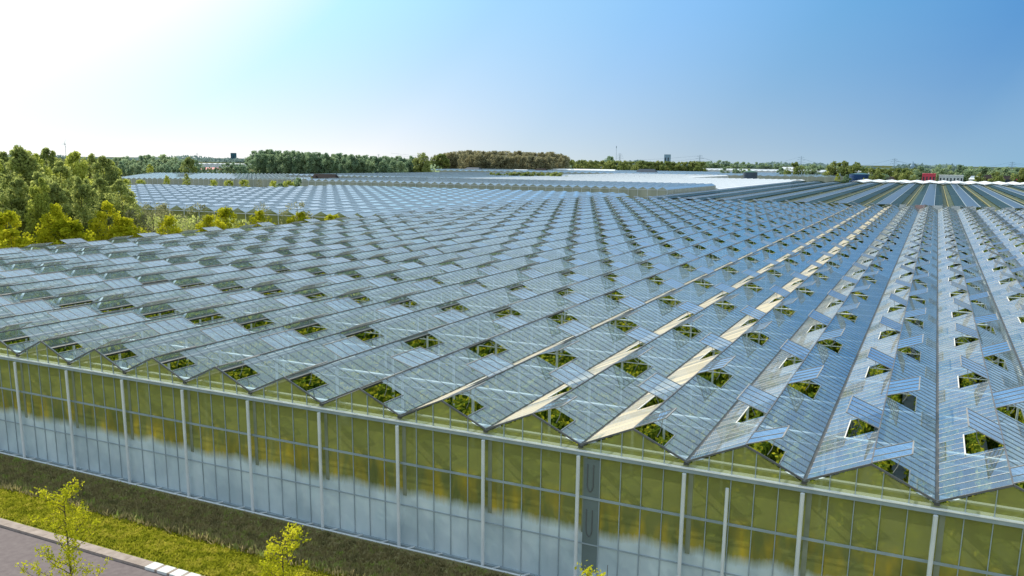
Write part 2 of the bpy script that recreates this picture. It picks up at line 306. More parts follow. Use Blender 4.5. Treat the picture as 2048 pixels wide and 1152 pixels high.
# grass tufts and dry weeds along the ditch
def cards(n, P, size, up=.0):
    """n small leaf quads centred at P (n,3)"""
    d = rng.normal(size=(n, 3)); d /= np.linalg.norm(d, axis=1)[:, None]
    e = rng.normal(size=(n, 3)); e -= (e*d).sum(1)[:, None]*d; e /= np.linalg.norm(e, axis=1)[:, None]
    s = size*(.6+.8*rng.random((n, 1))); a = d*s; c = e*s*.6
    V = np.stack([P-a, P+c, P+a, P-c], 1).reshape(-1, 3); return V
def np_mesh(name, V, m, parent=None, loc=None):
    n = len(V)//4; me = bpy.data.meshes.new(name); me.vertices.add(len(V)); me.vertices.foreach_set('co', np.ascontiguousarray(V, dtype=np.float32).ravel())
    me.loops.add(n*4); me.loops.foreach_set('vertex_index', np.arange(n*4, dtype=np.int32)); me.polygons.add(n)
    me.polygons.foreach_set('loop_start', np.arange(0, n*4, 4, dtype=np.int32)); me.polygons.foreach_set('loop_total', np.full(n, 4, dtype=np.int32))
    me.update(calc_edges=True); me.materials.append(m); o = bpy.data.objects.new(name, me); COL.objects.link(o)
    if parent is not None: o.parent = parent
    if loc is not None: o.location = loc
    return o
def blades(n, x0, x1, y0, y1, h, zf):
    X = rng.uniform(x0, x1, n); Y = y0+(y1-y0)*rng.random(n); Z = np.array([zf(y) for y in Y]); hh = h*(.5+rng.random(n)); a = rng.uniform(0, PI, n); wd = .03+.04*rng.random(n)
    lx = rng.normal(0, .35, n)*hh; ly = rng.normal(0, .35, n)*hh
    V = np.empty((n, 4, 3)); cx = np.cos(a)*wd; cy = np.sin(a)*wd
    V[:, 0] = np.stack([X-cx, Y-cy, Z], 1); V[:, 1] = np.stack([X+cx, Y+cy, Z], 1); V[:, 2] = np.stack([X+lx+cx*.2, Y+ly+cy*.2, Z+hh], 1); V[:, 3] = np.stack([X+lx-cx*.2, Y+ly-cy*.2, Z+hh], 1)
    return V.reshape(-1, 3)
def vz(y): return float(np.interp(y, [p[0] for p in prof], [p[1] for p in prof]))
M['grass_blade'] = leaf_mat('grass_blade', [(.3, (.20, .23, .02)), (.5, (.36, .37, .03)), (.72, (.55, .50, .08))], scale=1.5)
M['weed'] = leaf_mat('weed', [(.3, (.22, .21, .09)), (.5, (.42, .34, .17)), (.68, (.36, .46, .10))], scale=1.2)
V = np.concatenate([blades(60000, -62, -12, -7.0, -3.7, .10, vz)]); tag(np_mesh('grass', V, M['grass_blade']), kind='stuff', label='short sunlit grass of the roadside verge', cat='grass')
V = np.concatenate([blades(45000, -75, 0, -4.2, -.6, .16, vz), blades(5000, -75, 0, -4.4, -3.4, .32, vz)]); tag(np_mesh('weeds', V, M['weed']), kind='stuff', label='dry brown weeds in the shaded ditch', cat='weeds')
# ------------------------------------------------------------------ main greenhouse
H = 6.867; RS = 1.088; B = 4.8; PW = .775; D = 245.0
NL, NR = -22, 8
gh = empty('greenhouse', (0, 0, 0), label='large glass greenhouse in front with open roof vents and a whitewashed wall base', cat='greenhouse')
SL = math.hypot(2.4, RS)
def slope_pt(xr, side, s, y, off=0.0):      # s metres down from the ridge
    t = s/SL; nx = side*RS/SL*off; nz = 2.4/SL*off
    return (xr+side*2.4*t+nx, y, H+RS-RS*t+nz)
VL = 1.5                                     # vent length down the slope
def vents_y(side): 
    o = 11.2-12.4 if side > 0 else 5.0
    r = []; y = o
    while y < D-3.5:
        y0 = max(y, .12); r.append((y0, y+3.1)); y += 12.4
    return r
VY = {1: vents_y(1), -1: vents_y(-1)}
for i in range(NL, NR):
    xr = (i+.5)*B
    for side in (-1, 1):
        g = MB(); g.quad(slope_pt(xr, side, VL, 0), slope_pt(xr, side, VL, D), slope_pt(xr, side, SL-.08, D), slope_pt(xr, side, SL-.08, 0))
        y = 0.0
        for (a, c) in VY[side]:
            if a > y: g.quad(slope_pt(xr, side, 0, y), slope_pt(xr, side, 0, a), slope_pt(xr, side, VL, a), slope_pt(xr, side, VL, y))
            y = c
        g.quad(slope_pt(xr, side, 0, y), slope_pt(xr, side, 0, D), slope_pt(xr, side, VL, D), slope_pt(xr, side, VL, y))
        bars = MB(); k = 0; near = 0
        while k*PW < D:
            y = k*PW; hole = any(a+.1 < y < c-.1 for a, c in VY[side]); s0 = VL if hole else 0.02
            if y < 70 or k % 2 == 0:
                wd = .012 if y < 60 else .014
                a = slope_pt(xr, side, s0, y, .012); c = slope_pt(xr, side, SL-.06, y, .012)
                bars.bar(a, c, wd if side > 0 else wd*1.8, .018 if side > 0 else .008, (0, 0, 1))
            k += 1
        for (a, c) in VY[side]:
            bars.bar(slope_pt(xr, side, VL, a, .02), slope_pt(xr, side, VL, c, .02), .05, .05)
        n0 = len(g.v); nf = len(g.f); g.v += bars.v; g.f += [tuple(n0+k_ for k_ in q) for q in bars.f]
        o = g.build('roof_slope', M['roof_glass' if side > 0 else ('sun_glare_glass' if -8 <= i <= -3 else 'mild_glare_glass')], gh); o.data.materials.append(M['bar_shaded' if side > 0 else 'bar_sunlit'])
        for pl_ in o.data.polygons[nf:]: pl_.material_index = 1
    MB().bar((xr, 0, H+RS+.03), (xr, D, H+RS+.03), .055, .06).build('ridge_cap', M['ridge'], gh)
    f = MB()
    for side in (-1, 1): f.bar(slope_pt(xr, side, 0, -.03, .03), slope_pt(xr, side, SL-.05, -.03, .03), .06, .08)
    f.build('gable_trim', M['ridge'], gh)
for i in range(NL, NR+1):
    x = i*B; MB().box(x-.10, -.08, H-.12, x+.10, D, H-.0).build('gutter', M['gutter'], gh)
# roof vents: opened about 20 degrees above the level
def vent_mesh(side, yw_):
    L = VL; a = math.radians(19.5); p = lambda s, y, o=0: (side*(s*math.cos(a)-o*math.sin(a)), y, s*math.sin(a)+o*math.cos(a))
    g = MB(); g.quad(p(0, 0), p(0, yw_), p(L, yw_), p(L, 0))
    fr = MB(); fr.bar(p(0, 0), p(L, 0), .045, .04); fr.bar(p(0, yw_), p(L, yw_), .045, .04); fr.bar(p(L, 0), p(L, yw_), .055, .05)
    for k in range(1, int(round(yw_/PW))): fr.bar(p(0, k*PW), p(L, k*PW), .028, .035)
    arm = MB(); y = yw_*.5; arm.tube([p(L*.75, y, -.03), (side*.9, y, -.35), (side*.75, y, -.62)], .016, 5)
    return g, fr, arm
vspots = []
for i in range(NL, NR):
    xr = (i+.5)*B
    for side in (-1, 1):
        for (a, c) in VY[side]: vspots.append(((Vector((xr, a, H+RS+.05))-CAM).length, xr, side, a, c))
vspots.sort(key=lambda q: q[0]+(60 if (abs((math.atan2(q[1]-CAM.x, q[3]-CAM.y))-yw) > .56) else 0))
protos = {}
def add_vent(x, side, a, c):
    key = (side, round(c-a, 2))
    if key not in protos:
        g, fr, arm = vent_mesh(side, c-a); o = g.build('vent', M['vent_glass'], gh); f = fr.build('frame', M['aluminium'], o); r = arm.build('push_rod', M['aluminium'], o); protos[key] = o
    else: o = copy_tree(protos[key], gh)
    o.location = (x, a, H+RS+.05); o.rotation_euler.y = side*random.uniform(-.09, .06)
for q in vspots[:100]: add_vent(*q[1:])
g = MB(); fr = MB()
for (dd, x, side, a, c) in vspots[100:]:
    g1, f1, r1 = vent_mesh(side, c-a); vj = random.uniform(.72, 1.15)
    for src, dst in ((g1, g), (f1, fr)):
        n = len(dst.v); dst.v += [(p[0]+x, p[1]+a, p[2]*vj+H+RS+.05) for p in src.v]; dst.f += [tuple(n+k for k in q) for q in src.f]
o = g.build('vents', M['vent_glass'], gh); o['kind'] = 'stuff'
fo = fr.build('frame', M['aluminium'], o); fo['kind'] = 'stuff'
# trusses and inner posts
k = 0; y = 1.4
while y < D:
    t = MB(); x0, x1 = NL*B, NR*B
    t.box(x0, y-.12, H-.34, x1, y+.12, H-.26)
    if y < 90:
        t.box(x0, y-.02, H-.84, x1, y+.02, H-.79)
        for j in range(int((x1-x0)/1.2)):
            xa = x0+j*1.2; t.bar((xa, y, H-.80), (xa+.6, y, H-.36), .025); t.bar((xa+.6, y, H-.36), (xa+1.2, y, H-.80), .025)
    t.build('truss', M['truss'], gh); y += 6.2
t = MB(); y = 1.4
while y < 130:
    for i in range(NL, NR+1): t.box(i*B-.06, y-.06, 0, i*B+.06, y+.06, H-.12)
    y += 6.2
o = t.build('inner_posts', M['truss'], gh); o['kind'] = 'stuff'
# front wall, per bay
for i in range(NL, NR):
    x0 = i*B; x1 = x0+B; xm = x0+B/2
    wp = MB().quad((x0, 0, .12), (x1, 0, .12), (x1, 0, 6.46), (x0, 0, 6.46)).build('wall_panel', M['wall_glass'], gh)
    gp = MB().tri((x0, 0, 6.62), (x1, 0, 6.62), (x1, 0, H-.1)).tri((x0, 0, 6.62), (x1, 0, H-.1), (x0, 0, H-.1)).tri((x0, 0, H-.1), (x1, 0, H-.1), (xm, 0, H+RS-.03)).build('gable_panel', M['gable_glass'], gh)
    for k in range(1, 5):
        x = x0+k*B/5; zt = H+RS*(1-abs(x-xm)/2.4)
        MB().box(x-.017, -.045, .1, x+.017, .02, 6.445).build('mullion', M['pale_metal'], wp)
        MB().box(x-.017, -.045, 6.665, x+.017, .02, zt-.04).build('mullion', M['pale_metal'], gp)
    MB().box(x0+.03, -.075, 4.40, x1-.03, -.05, 4.52).build('rail', M['beam'], wp)
    MB().box(x0+.03, -.07, 2.20, x1-.03, -.05, 2.26).build('rail', M['pale_metal'], wp)
MB().box(NL*B, -.16, 6.45, NR*B, .0, 6.62).build('eaves_beam', M['beam'], gh)
MB().box(NL*B, -.20, 6.622, NR*B, -.004, 6.66).build('sunlit_ledge_strip', M['ledge'], gh)  # white strip added outside, stands for the sunlit ledge inside
MB().box(NL*B, .03, 6.60, NR*B, .42, 6.64).build('inner_ledge', M['ledge'], gh)
for i in range(NL, NR+1):
    MB().tube([(i*B, -.27, -.2), (i*B, -.27, 6.44)], .088, 10).build('post', M['white_metal'], gh)
    MB().box(i*B+.14, -.030, 2.75, i*B+.34, -.006, 6.44).build('inner_column_strip', M['column'], gh)  # thin strip added outside the pane to stand for the inner column
MB().tube([(-1.62*B, -.24, -.2), (-1.62*B, -.24, 6.1)], .075, 10).build('downpipe', M['white_metal'], gh)
MB().tube([(NL*B, -.48, .14), (NR*B, -.48, .14)], .045, 8).build('base_rail', M['white_metal'], gh)
MB().box(NL*B, -.12, -.4, NR*B, .1, .11).build('plinth', M['pale_metal'], gh)
for k in range(int(14*B/1.6)):
    x = -12.3*B+k*1.6+.4; MB().bar((x, -.48, .14), (x+.28, -.1, .14), .05, .05).build('bracket', M['white_metal'], gh)
# technical panel behind the glass near the third post, with two cable loops
pn = MB().box(-3*B+.20, -.035, .9, -3*B+.96, -.012, 6.3).build('service_panel', M['grey_panel'], gh)
for z0 in (4.75, 2.6):
    MB().tube([(-3*B+.38, -.06, z0+1.3), (-3*B+.38, -.06, z0+.3), (-3*B+.43, -.06, z0+.1), (-3*B+.52, -.06, z0), (-3*B+.61, -.06, z0+.1), (-3*B+.66, -.06, z0+.3), (-3*B+.66, -.06, z0+1.3)], .018, 6).build('cable_loop', M['ridge'], pn)
# side walls and far gable wall
MB().quad((NL*B, 0, 0), (NL*B, D, 0), (NL*B, D, H-.1), (NL*B, 0, H-.1)).build('side_wall', M['side_glass'], gh)
MB().quad((NR*B, 0, 0), (NR*B, D, 0), (NR*B, D, H-.1), (NR*B, 0, H-.1)).build('side_wall', M['side_glass'], gh)
b = MB().quad((NL*B, D, 0), (NR*B, D, 0), (NR*B, D, H-.1), (NL*B, D, H-.1))
for i in range(NL, NR): b.tri((i*B, D, H-.1), ((i+1)*B, D, H-.1), ((i+.5)*B, D, H+RS))
b.build('rear_wall', M['side_glass'], gh)
MB().box(NL*B, .2, -.2, NR*B, D, .02).build('floor', M['sheet_floor'], gh)
# crop: rows of tall plants with leaves, yellowing near the top
def crop():
    Vs = []
    x = NL*B+.9
    while x < NR*B:
        vis = x < 40
        yl = 95
        n = int(yl*26); Y = 1.2+yl*rng.random(n)**1.15; X = x+rng.normal(0, .26, n); Z = 4.0-2.6*rng.random(n)**1.6+.25*np.sin(Y*.9+x)
        Vs.append(cards(n, np.stack([X, Y, Z], 1), .17)); x += 1.6
    return np.concatenate(Vs)
tag(np_mesh('crop_plants', crop(), M['leaf_crop']), kind='stuff', label='dense green and yellow crop growing inside the main greenhouse', cat='crop')
b = MB(); x = NL*B+.9
while x < NR*B:
    ny = 60
    for j in range(ny):
        y0 = 1.2+(D-3)*j/ny; y1 = 1.2+(D-3)*(j+1)/ny; h0 = 3.4+.3*math.sin(j*1.7+x); h1 = 3.4+.3*math.sin((j+1)*1.7+x)
        b.quad((x-.3, y0, .2), (x-.3, y1, .2), (x-.15, y1, h1), (x-.15, y0, h0)); b.quad((x+.3, y0, .2), (x+.3, y1, .2), (x+.15, y1, h1), (x+.15, y0, h0)); b.quad((x-.15, y0, h0), (x-.15, y1, h1), (x+.15, y1, h1), (x+.15, y0, h0))
    x += 1.6
tag(b.build('crop_rows', M['leaf_crop']), kind='stuff', label='long rows of crop foliage below the glass roof', cat='crop')
# small things seen through the roof
tr = empty('sticky_trap', (-6.05*B-.2, 1.25, 4.9), label='small yellow sticky trap card hanging just under the glass near the front', cat='trap')
MB().box(-.1, -.01, -.2, .1, .01, .2).build('card', M['yellow'], tr); MB().bar((0, 0, .2), (0, 0, 1.3), .012).build('string', M['truss'], tr)
fan = empty('circulation_fan', (-6.1*B, 2.6, 5.2), label='white round air circulation fan below an open roof vent', cat='fan')
MB().tube([(-.28, 0, 0), (-.2, 0, 0), (.2, 0, 0), (.28, 0, 0)], [.30, .33, .33, .30], 16).build('housing', M['white_wall'], fan)
MB().tube([(.28, 0, 0), (.40, 0, 0)], [.12, .07], 10).build('motor', M['grey_panel'], fan); MB().bar((0, 0, .3), (0, 0, 1.1), .03).build('hanger', M['truss'], fan)
fan2 = copy_tree(fan); fan2.location = (.72*B, 2.4, 6.3); fan2['label'] = 'white round air circulation fan below the rightmost front vent'
# ------------------------------------------------------------------ trees
def crown_cloud(h, wd, n, leaf, blobs=26, low=.18, shape=1.0, bs=1.0):
    """leaf cards gathered in clumps inside an egg shaped crown of height h"""
    P = []
    for _ in range(blobs):
        t = low+(1-low)*rng.random()**.9; prof_ = math.sin(PI*min(1, max(.02, (t-low)/(1-low)*.86+.12)))**shape; a = rng.uniform(0, 2*PI); r = wd/2*prof_*math.sqrt(rng.random())
        c = np.array([math.cos(a)*r, math.sin(a)*r, h*t*.96]); s = wd*(.11+.10*rng.random())*(.5+.6*prof_)*bs
        k = int(n/blobs*(.6+.8*rng.random())); q = rng.normal(size=(k, 3)); q /= (np.linalg.norm(q, axis=1)[:, None]); q *= (rng.random((k, 1))**.4)
        P.append(c+q*s*np.array([1, 1, 1.15]))
    P = np.concatenate(P); P[:, 2] = np.clip(P[:, 2], h*low*.6, h*1.02); return cards(len(P), P, leaf)
def limb_mb(h, wd, n=7, r=.16, top=.9):
    b = MB(); b.tube([(0, 0, -.4), (.04*h*.1, 0, h*.35), (-.02*h*.3, .02*h, h*.7), (0, 0, h*top)], [r, r*.75, r*.4, r*.1], 7)
    for k in range(n):
        a = k*2.4; z = h*(.25+.55*k/n); L = wd*.42*(1-.5*k/n)
        b.tube([(0, 0, z), (math.cos(a)*L*.5, math.sin(a)*L*.5, z+L*.45), (math.cos(a)*L, math.sin(a)*L, z+L*.95)], [r*.4, r*.25, r*.06], 5)
    return b
TP = {}
def tree_proto(kind, var):
    key = (kind, var)
    if key in TP: return TP[key]
    spec = dict(   # height, width, leaves, leaf size, blobs, low, shape, material
        forest=(18, 8, 9000, .21, 120, .10, .8, 'leaf_forest'), forest_light=(17, 7, 8500, .20, 110, .12, .8, 'leaf_forest_light'),
        yellow=(10, 6.0, 6500, .15, 80, .14, .7, 'leaf_yellow'), bare=(11, 5.5, 1500, .13, 30, .2, .7, 'leaf_grey'), shrub=(5, 5, 1600, .22, 16, .05, .6, 'leaf_forest_light'),
        poplar=(26, 17, 3400, .8, 40, .0, .35, 'leaf_far'), brownwood=(26, 19, 3400, .7, 40, .0, .35, 'leaf_brown'), far=(16, 14, 1400, .8, 20, .03, .6, 'leaf_far'), olive=(14, 12, 1400, .7, 20, .03, .6, 'leaf_olive'),
        lightpoplar=(26, 15, 4200, .7, 50, .0, .4, 'leaf_olive'), cone=(18, 7, 1100, .7, 16, .05, 1.4, 'leaf_far'))[kind]
    h, wd, n, lf, bl, low, shp, mt = spec
    r = dict(forest=.2, forest_light=.16, yellow=.12, bare=.11, shrub=.06).get(kind, .4)
    me_c = np_mesh('crown', crown_cloud(h, wd, n, lf, bl, low, shp, {'forest': .62, 'forest_light': .62, 'yellow': .7}.get(kind, 1.0)), M[mt]); me_t = limb_mb(h, wd, 10 if kind in ('bare', 'yellow', 'forest') else 5, r, .92 if kind != 'bare' else 1.0).build('trunk', M['bark'])
    TP[key] = (me_c.data, me_t.data, h, wd)
    for o in (me_c, me_t): bpy.data.objects.remove(o)
    return TP[key]
def add_tree(name, kind, var, x, y, h, label, group=None, wscale=1.0, cat='tree', z=-.3, trunk=True):
    mc, mt, ph, pw = tree_proto(kind, var); s = h/ph
    e = empty(name, (x, y, z), random.uniform(0, 6.28), label, cat, group)
    for nm, me in (('crown', mc), ('trunk', mt)):
        if nm == 'trunk' and not trunk: continue
        o = bpy.data.objects.new(nm, me); COL.objects.link(o); o.parent = e; o.scale = (s*wscale, s*wscale, s)
    return e
# forest left of the greenhouse
def forest():
    k = 0
    spec = [(-60, 299), (-28, 300), (5, 300), (38, 288), (62, 296), (92, 292), (118, 318), (148, 298), (178, 303), (205, 308), (222, 318), (-10, 310), (55, 308), (130, 325), (190, 330)]
    for j, (u, v) in enumerate(spec):
        X = (-138, -152, -168)[j % 3]+random.uniform(-4, 4); p = at_x(u, v, X)
        add_tree('broadleaf_tree', 'forest' if j % 3 != 1 else 'forest_light', j % 4, p.x, p.y, p.z+.3, 'tall dark green tree of the wood left of the main greenhouse', 'trees of the left wood', 1.0)
    spec = [(0, 372), (35, 352), (75, 340), (105, 362), (160, 348), (200, 352), (238, 356), (262, 398), (282, 430), (60, 380), (185, 390), (128, 375), (20, 395)]
    for j, (u, v) in enumerate(spec):
        X = -124+random.uniform(-4, 4); p = at_x(u, v, X)
        add_tree('broadleaf_tree', 'forest', j % 4, p.x, p.y, p.z+.3, 'dark green tree at the near edge of the left wood', 'edge trees of the left wood', 1.0)
    p = at_x(78, 350, -120); add_tree('broadleaf_tree', 'forest_light', 1, p.x, p.y, p.z+.3, 'light green tree standing out from the dark wood at the far left', None, .8)
forest()
YT = [(10, 418, 'yellow', 'yellow green young tree at the left frame edge beyond the glass roof', 1.0), (20, 458, 'yellow', 'lower yellow green tree at the left frame edge in front of the taller one', 1.3),
      (112, 404, 'yellow', 'tall pointed yellow green tree, second from the left beyond the glass roof', .95), (135, 436, 'yellow', 'round yellow green tree touching the tall pointed one on its right', 1.25),
      (212, 402, 'yellow', 'slim yellow green tree before the dark wood, left of a rounder one', .8), (250, 432, 'yellow', 'broad rounded yellow green tree at the right end of the dark wood', 1.35),
      (335, 428, 'yellow', 'yellow green tree between the wood and the grey bare crowned trees', .9), (355, 466, 'yellow', 'low yellow green bush tree just above the glass roof left of the bare tree', 1.2),
      (420, 428, 'yellow', 'bright yellow green tree left of its twin before the second greenhouse', 1.1), (452, 412, 'yellow', 'bright yellow green tree right of its twin before the second greenhouse', 1.0),
      (520, 420, 'yellow', 'yellow green tree with bare twigs above it in front of a greenhouse post', 1.0), (598, 422, 'yellow', 'yellow green tree under a wide bare crown at the wall of the second greenhouse', 1.15),
      (666, 427, 'yellow', 'last small yellow green tree, rightmost of the row beyond the roof', 1.25),
      (300, 402, 'bare', 'thin grey green tree left of the first gable of the second greenhouse', 1.1), (390, 400, 'bare', 'grey twiggy tree with hardly any leaves, leftmost bare one before the second greenhouse', 1.1), (322, 398, 'bare', 'pale thin leaved tree rising over the second greenhouse roof edge', .9),
      (520, 402, 'bare', 'grey twiggy crown rising behind a small yellow green tree', .9), (592, 398, 'bare', 'widest grey twiggy crown before the second greenhouse wall', 1.2), (268, 412, 'bare', 'thin brownish tree at the right end of the wood', 1.0)]
for j, (u, v, kind, lab, ws) in enumerate(YT):
    X = -112.5 if v > 425 else (-115.5 if kind == 'yellow' else -117.5); p = at_x(u, v, X)
    add_tree('young_tree' if kind == 'yellow' else 'bare_tree', kind, j % 3, p.x, p.y, p.z+.3, lab, 'trees along the left side of the main greenhouse', ws)
# foreground street trees: sparse young leaves
def street_tree(x, y, h, lab, seed, wd=2.6, nl=900):
    r = random.Random(seed); e = empty('street_tree', (x, y, 0), 0, lab, 'tree', 'young street trees along the road')
    b = MB(); b.tube([(0, 0, -.2), (.03, 0, h*.3), (-.03, .02, h*.65), (.02, 0, h)], [.07, .055, .03, .008], 7); tips = []
    for k in range(26):
        z = h*(.28+.66*k/26); a = r.uniform(0, 6.28); L = wd*.5*(1-.62*((z/h-.28)/.7))*(.7+.5*r.random()); q = [(0, 0, z), (math.cos(a)*L*.5, math.sin(a)*L*.5, z+L*.35), (math.cos(a)*L, math.sin(a)*L, z+L*.85)]
        b.tube(q, [.018, .012, .004], 5)
        for t in (.35, .55, .75, .9, 1.0):
            i0 = Vector(q[1]).lerp(Vector(q[2]), (t-.5)*2) if t > .5 else Vector(q[0]).lerp(Vector(q[1]), t*2)
            tips.append(i0)
            for _ in range(2):
                j = i0+Vector((r.uniform(-.25, .25), r.uniform(-.25, .25), r.uniform(.05, .35))); b.bar(i0, j, .006); tips.append(j)
    b.build('trunk', M['bark'], e); P = []
    for t in tips:
        for _ in range(nl//len(tips)+7): P.append([t.x+r.gauss(0, .06), t.y+r.gauss(0, .06), t.z+r.gauss(0, .06)])
    P = np.array(P); np_mesh('crown', cards(len(P), P, .05), M['leaf_yellow'], e)
for u, v, lab, sd_, wd in ((124, 966, 'young street tree with sparse yellow green leaves at the left by the road', 3, 2.9), (562, 1054, 'slim young street tree top with small yellow leaf clusters left of the picture centre', 5, 2.2), (1214, 1130, 'tip of a young street tree just showing at the bottom edge right of centre', 8, 2.6)):
    p = at_y(u, v, -14.2); street_tree(p.x, p.y, p.z, lab, sd_, wd)
# ------------------------------------------------------------------ other greenhouses
def simple_gh(label,  ox, oy, rz, nb, bay, L, h, rise, glass, wallm, vents=None, barm=None, name='greenhouse', group=None, posts=True, ground_z=-.3, vent_skip=0):
    e = empty(name, (ox, oy, 0), rz, label, 'greenhouse', group)
    g = MB(); wl = MB(); rc = MB(); gt = MB(); ps = MB()
    for i in range(nb):
        x0 = i*bay; x1 = x0+bay; xm = x0+bay/2
        g.quad((x0, 0, h), (x0, L, h), (xm, L, h+rise), (xm, 0, h+rise)); g.quad((xm, 0, h+rise), (xm, L, h+rise), (x1, L, h), (x1, 0, h))
        wl.quad((x0, 0, ground_z), (x1, 0, ground_z), (x1, 0, h), (x0, 0, h)); wl.tri((x0, 0, h), (x1, 0, h), (xm, 0, h+rise))
        wl.quad((x0, L, ground_z), (x1, L, ground_z), (x1, L, h), (x0, L, h)); wl.tri((x0, L, h), (x1, L, h), (xm, L, h+rise))
        rc.bar((xm, 0, h+rise+.03), (xm, L, h+rise+.03), .10, .08); gt.box(x0-.12, 0, h-.10, x0+.12, L, h+.03)
    wl.quad((0, 0, ground_z), (0, L, ground_z), (0, L, h), (0, 0, h)); wl.quad((nb*bay, 0, ground_z), (nb*bay, L, ground_z), (nb*bay, L, h), (nb*bay, 0, h))
    g.build('roof', glass, e); wl.build('wall', wallm, e); rc.build('ridge_caps', M['pale_metal'], e); gt.build('gutters', M['gutter'], e)
    if posts:
        pm = MB().box(-.08, -.12, ground_z, .08, -.02, h).build('post', M['white_metal'], e)
        for i in range(1, nb+1): c_ = pm.copy(); COL.objects.link(c_); c_.location = (i*bay, 0, 0)
        k = 0.0
        while k < L: ps.box(nb*bay+.02, k-.06, ground_z, nb*bay+.10, k+.06, h); k += 4
        ps.box(-.1, -.16, h-.22, nb*bay+.1, -.13, h-.02); ps.build('wall_frame', M['white_metal'], e)['kind'] = 'stuff'
    if vents:
        py, off, lw, ll, ang = vents; v = MB(); a = math.radians(ang)
        for i in range(nb):
            xm = (i+.5)*bay; y = off+vent_skip
            while y < L-4:
                v.quad((xm, y, h+rise+.08), (xm, y+lw, h+rise+.08), (xm-ll*math.cos(a), y+lw, h+rise+.08+ll*math.sin(a)), (xm-ll*math.cos(a), y, h+rise+.08+ll*math.sin(a))); y += py
        o = v.build('vents', M['far_vent_glass'], e); o['kind'] = 'stuff'
    return e
simple_gh('second glass greenhouse left of the main one with white gable posts behind the yellow trees', -105.6-4.8*28-.0, 119.4, 0, 28, 4.8, 164, H, RS, M['far_roof_glass'], M['gable_glass'], vents=(12.4, 3, 3.2, 1.15, 14))
simple_gh('far left block of pale blue glass roof ending left of the tall trees', -240.2-4.8*12, 119.4, 0, 12, 4.8, 118, H, RS, M['far_roof_glass'], M['far_wall'], vents=(12.4, 3, 3.2, 1.15, 14))
simple_gh('taller greenhouse block with a long gabled front and visible side wall in the middle distance', -96-4.0*45, 301, 0, 45, 4.0, 84, 8.9, .95, M['far_roof_glass'], M['far_wall'], vents=(16, 3, 6, 1.2, 0))
p1 = at_z(232, 373, 0); p2 = at_z(640, 374, 0); rz = math.atan2(p2.y-p1.y, p2.x-p1.x); n5 = int((p2-p1).length/3.2)
simple_gh('distant greenhouse at the left with striped blue roof running toward the poplars', p1.x, p1.y, rz, n5, 3.2, 215, 5.0, .85, M['far_roof_glass'], M['far_wall'])
simple_gh('low blue roofed greenhouse behind the taller gabled block', -455, 500, 0, 30, 5.2, 290, 6.6, .9, M['far_roof_glass'], M['far_wall'])
simple_gh('greenhouse with its roof coloured white as sun glint behind the side wall of the taller block', -292, 392, 0, 41, 4.8, 300, 6.9, .7, M['white_or_glint_roof'], M['white_wall'])  # white colour stands for sun glinting on the roof
simple_gh('second roof coloured white as sun glint further back, left of the dark round tank', -312, 696, 0, 24, 4.8, 190, 6.9, .7, M['white_or_glint_roof'], M['white_wall'])  # sun glint again put in as white roof colour
simple_gh('wide blue grey greenhouse behind the glint-white roof and the dark round tank', -610, 900, 0, 60, 8.6, 320, 7, .8, M['far_roof_glass'], M['far_wall'])
simple_gh('white roofed greenhouse strip behind the dark striped roof at the right', -58, 645, 0, 30, 9.6, 100, 7.2, .9, M['white_or_glint_roof'], M['white_wall'])
simple_gh('far white greenhouse on the horizon right of the brown wood', -640, 1500, 0, 50, 9.6, 300, 8, 1, M['white_or_glint_roof'], M['white_wall'])
simple_gh('far white greenhouse strip behind the olive trees left of the blue tank', -300, 1420, 0, 24, 9.6, 280, 8, 1, M['white_or_glint_roof'], M['white_wall'])
simple_gh('long white roof low on the horizon left of the tall poplar wood', -1250, 1130, math.radians(30), 14, 9.6, 60, 8, 1, M['white_or_glint_roof'], M['white_wall'])
# striped convertible-roof greenhouse at the right
cg = empty('greenhouse', (0, 0, 0), 0, 'wide greenhouse with broad dark and blue stripes radiating at the right behind the main roof', 'greenhouse')
CB = 12.4; Y0, Y1 = 257, 620; xb = -96.
secs = [(.0, .13, 'open_dark', -.9), (.13, .36, 'teal_panel', 0), (.36, .66, 'stripe_roof', 0), (.66, .87, 'teal_panel', 0), (.87, 1.0, 'open_dark', -.9)]
def cz(t): return H-.5+1.2*math.sin(PI*t)**.8
x0c = -96.0; nbc = 22
strips = {}
for i in range(nbc):
    for (a, c, mname, off) in secs:
        s = MB(); n = 4
        for k in range(n):
            ta = a+(c-a)*k/n; tb = a+(c-a)*(k+1)/n; xa = x0c+(i+ta)*CB; xc = x0c+(i+tb)*CB
            s.quad((xa, Y0, cz(ta)+off*.3), (xc, Y0, cz(tb)+off*.3), (xc, Y1, cz(tb)+off*.3), (xa, Y1, cz(ta)+off*.3))
        nm = dict(open_dark='opened_bay', teal_panel='shaded_roof_panel', stripe_roof='glass_roof_panel')[mname]
        s.build(nm, M[mname], cg)
    MB().box(x0c+i*CB-.14, Y0, H-.55, x0c+i*CB+.14, Y1, H-.38).build('gutter_pipe', M['pipe_yellow'], cg)
    for t in (.36, .66): MB().box(x0c+(i+t)*CB-.07, Y0, cz(t)+.01, x0c+(i+t)*CB+.07, Y1, cz(t)+.12).build('purlin', M['pale_metal'], cg)
W = nbc*CB
MB().quad((x0c, Y0, -.3), (x0c+W, Y0, -.3), (x0c+W, Y0, H-.8), (x0c, Y0, H-.8)).build('wall', M['far_wall'], cg)
MB().quad((x0c, Y0, -.3), (x0c, Y1, -.3), (x0c, Y1, H-.8), (x0c, Y0, H-.8)).build('wall', M['far_wall'], cg)
b = MB()
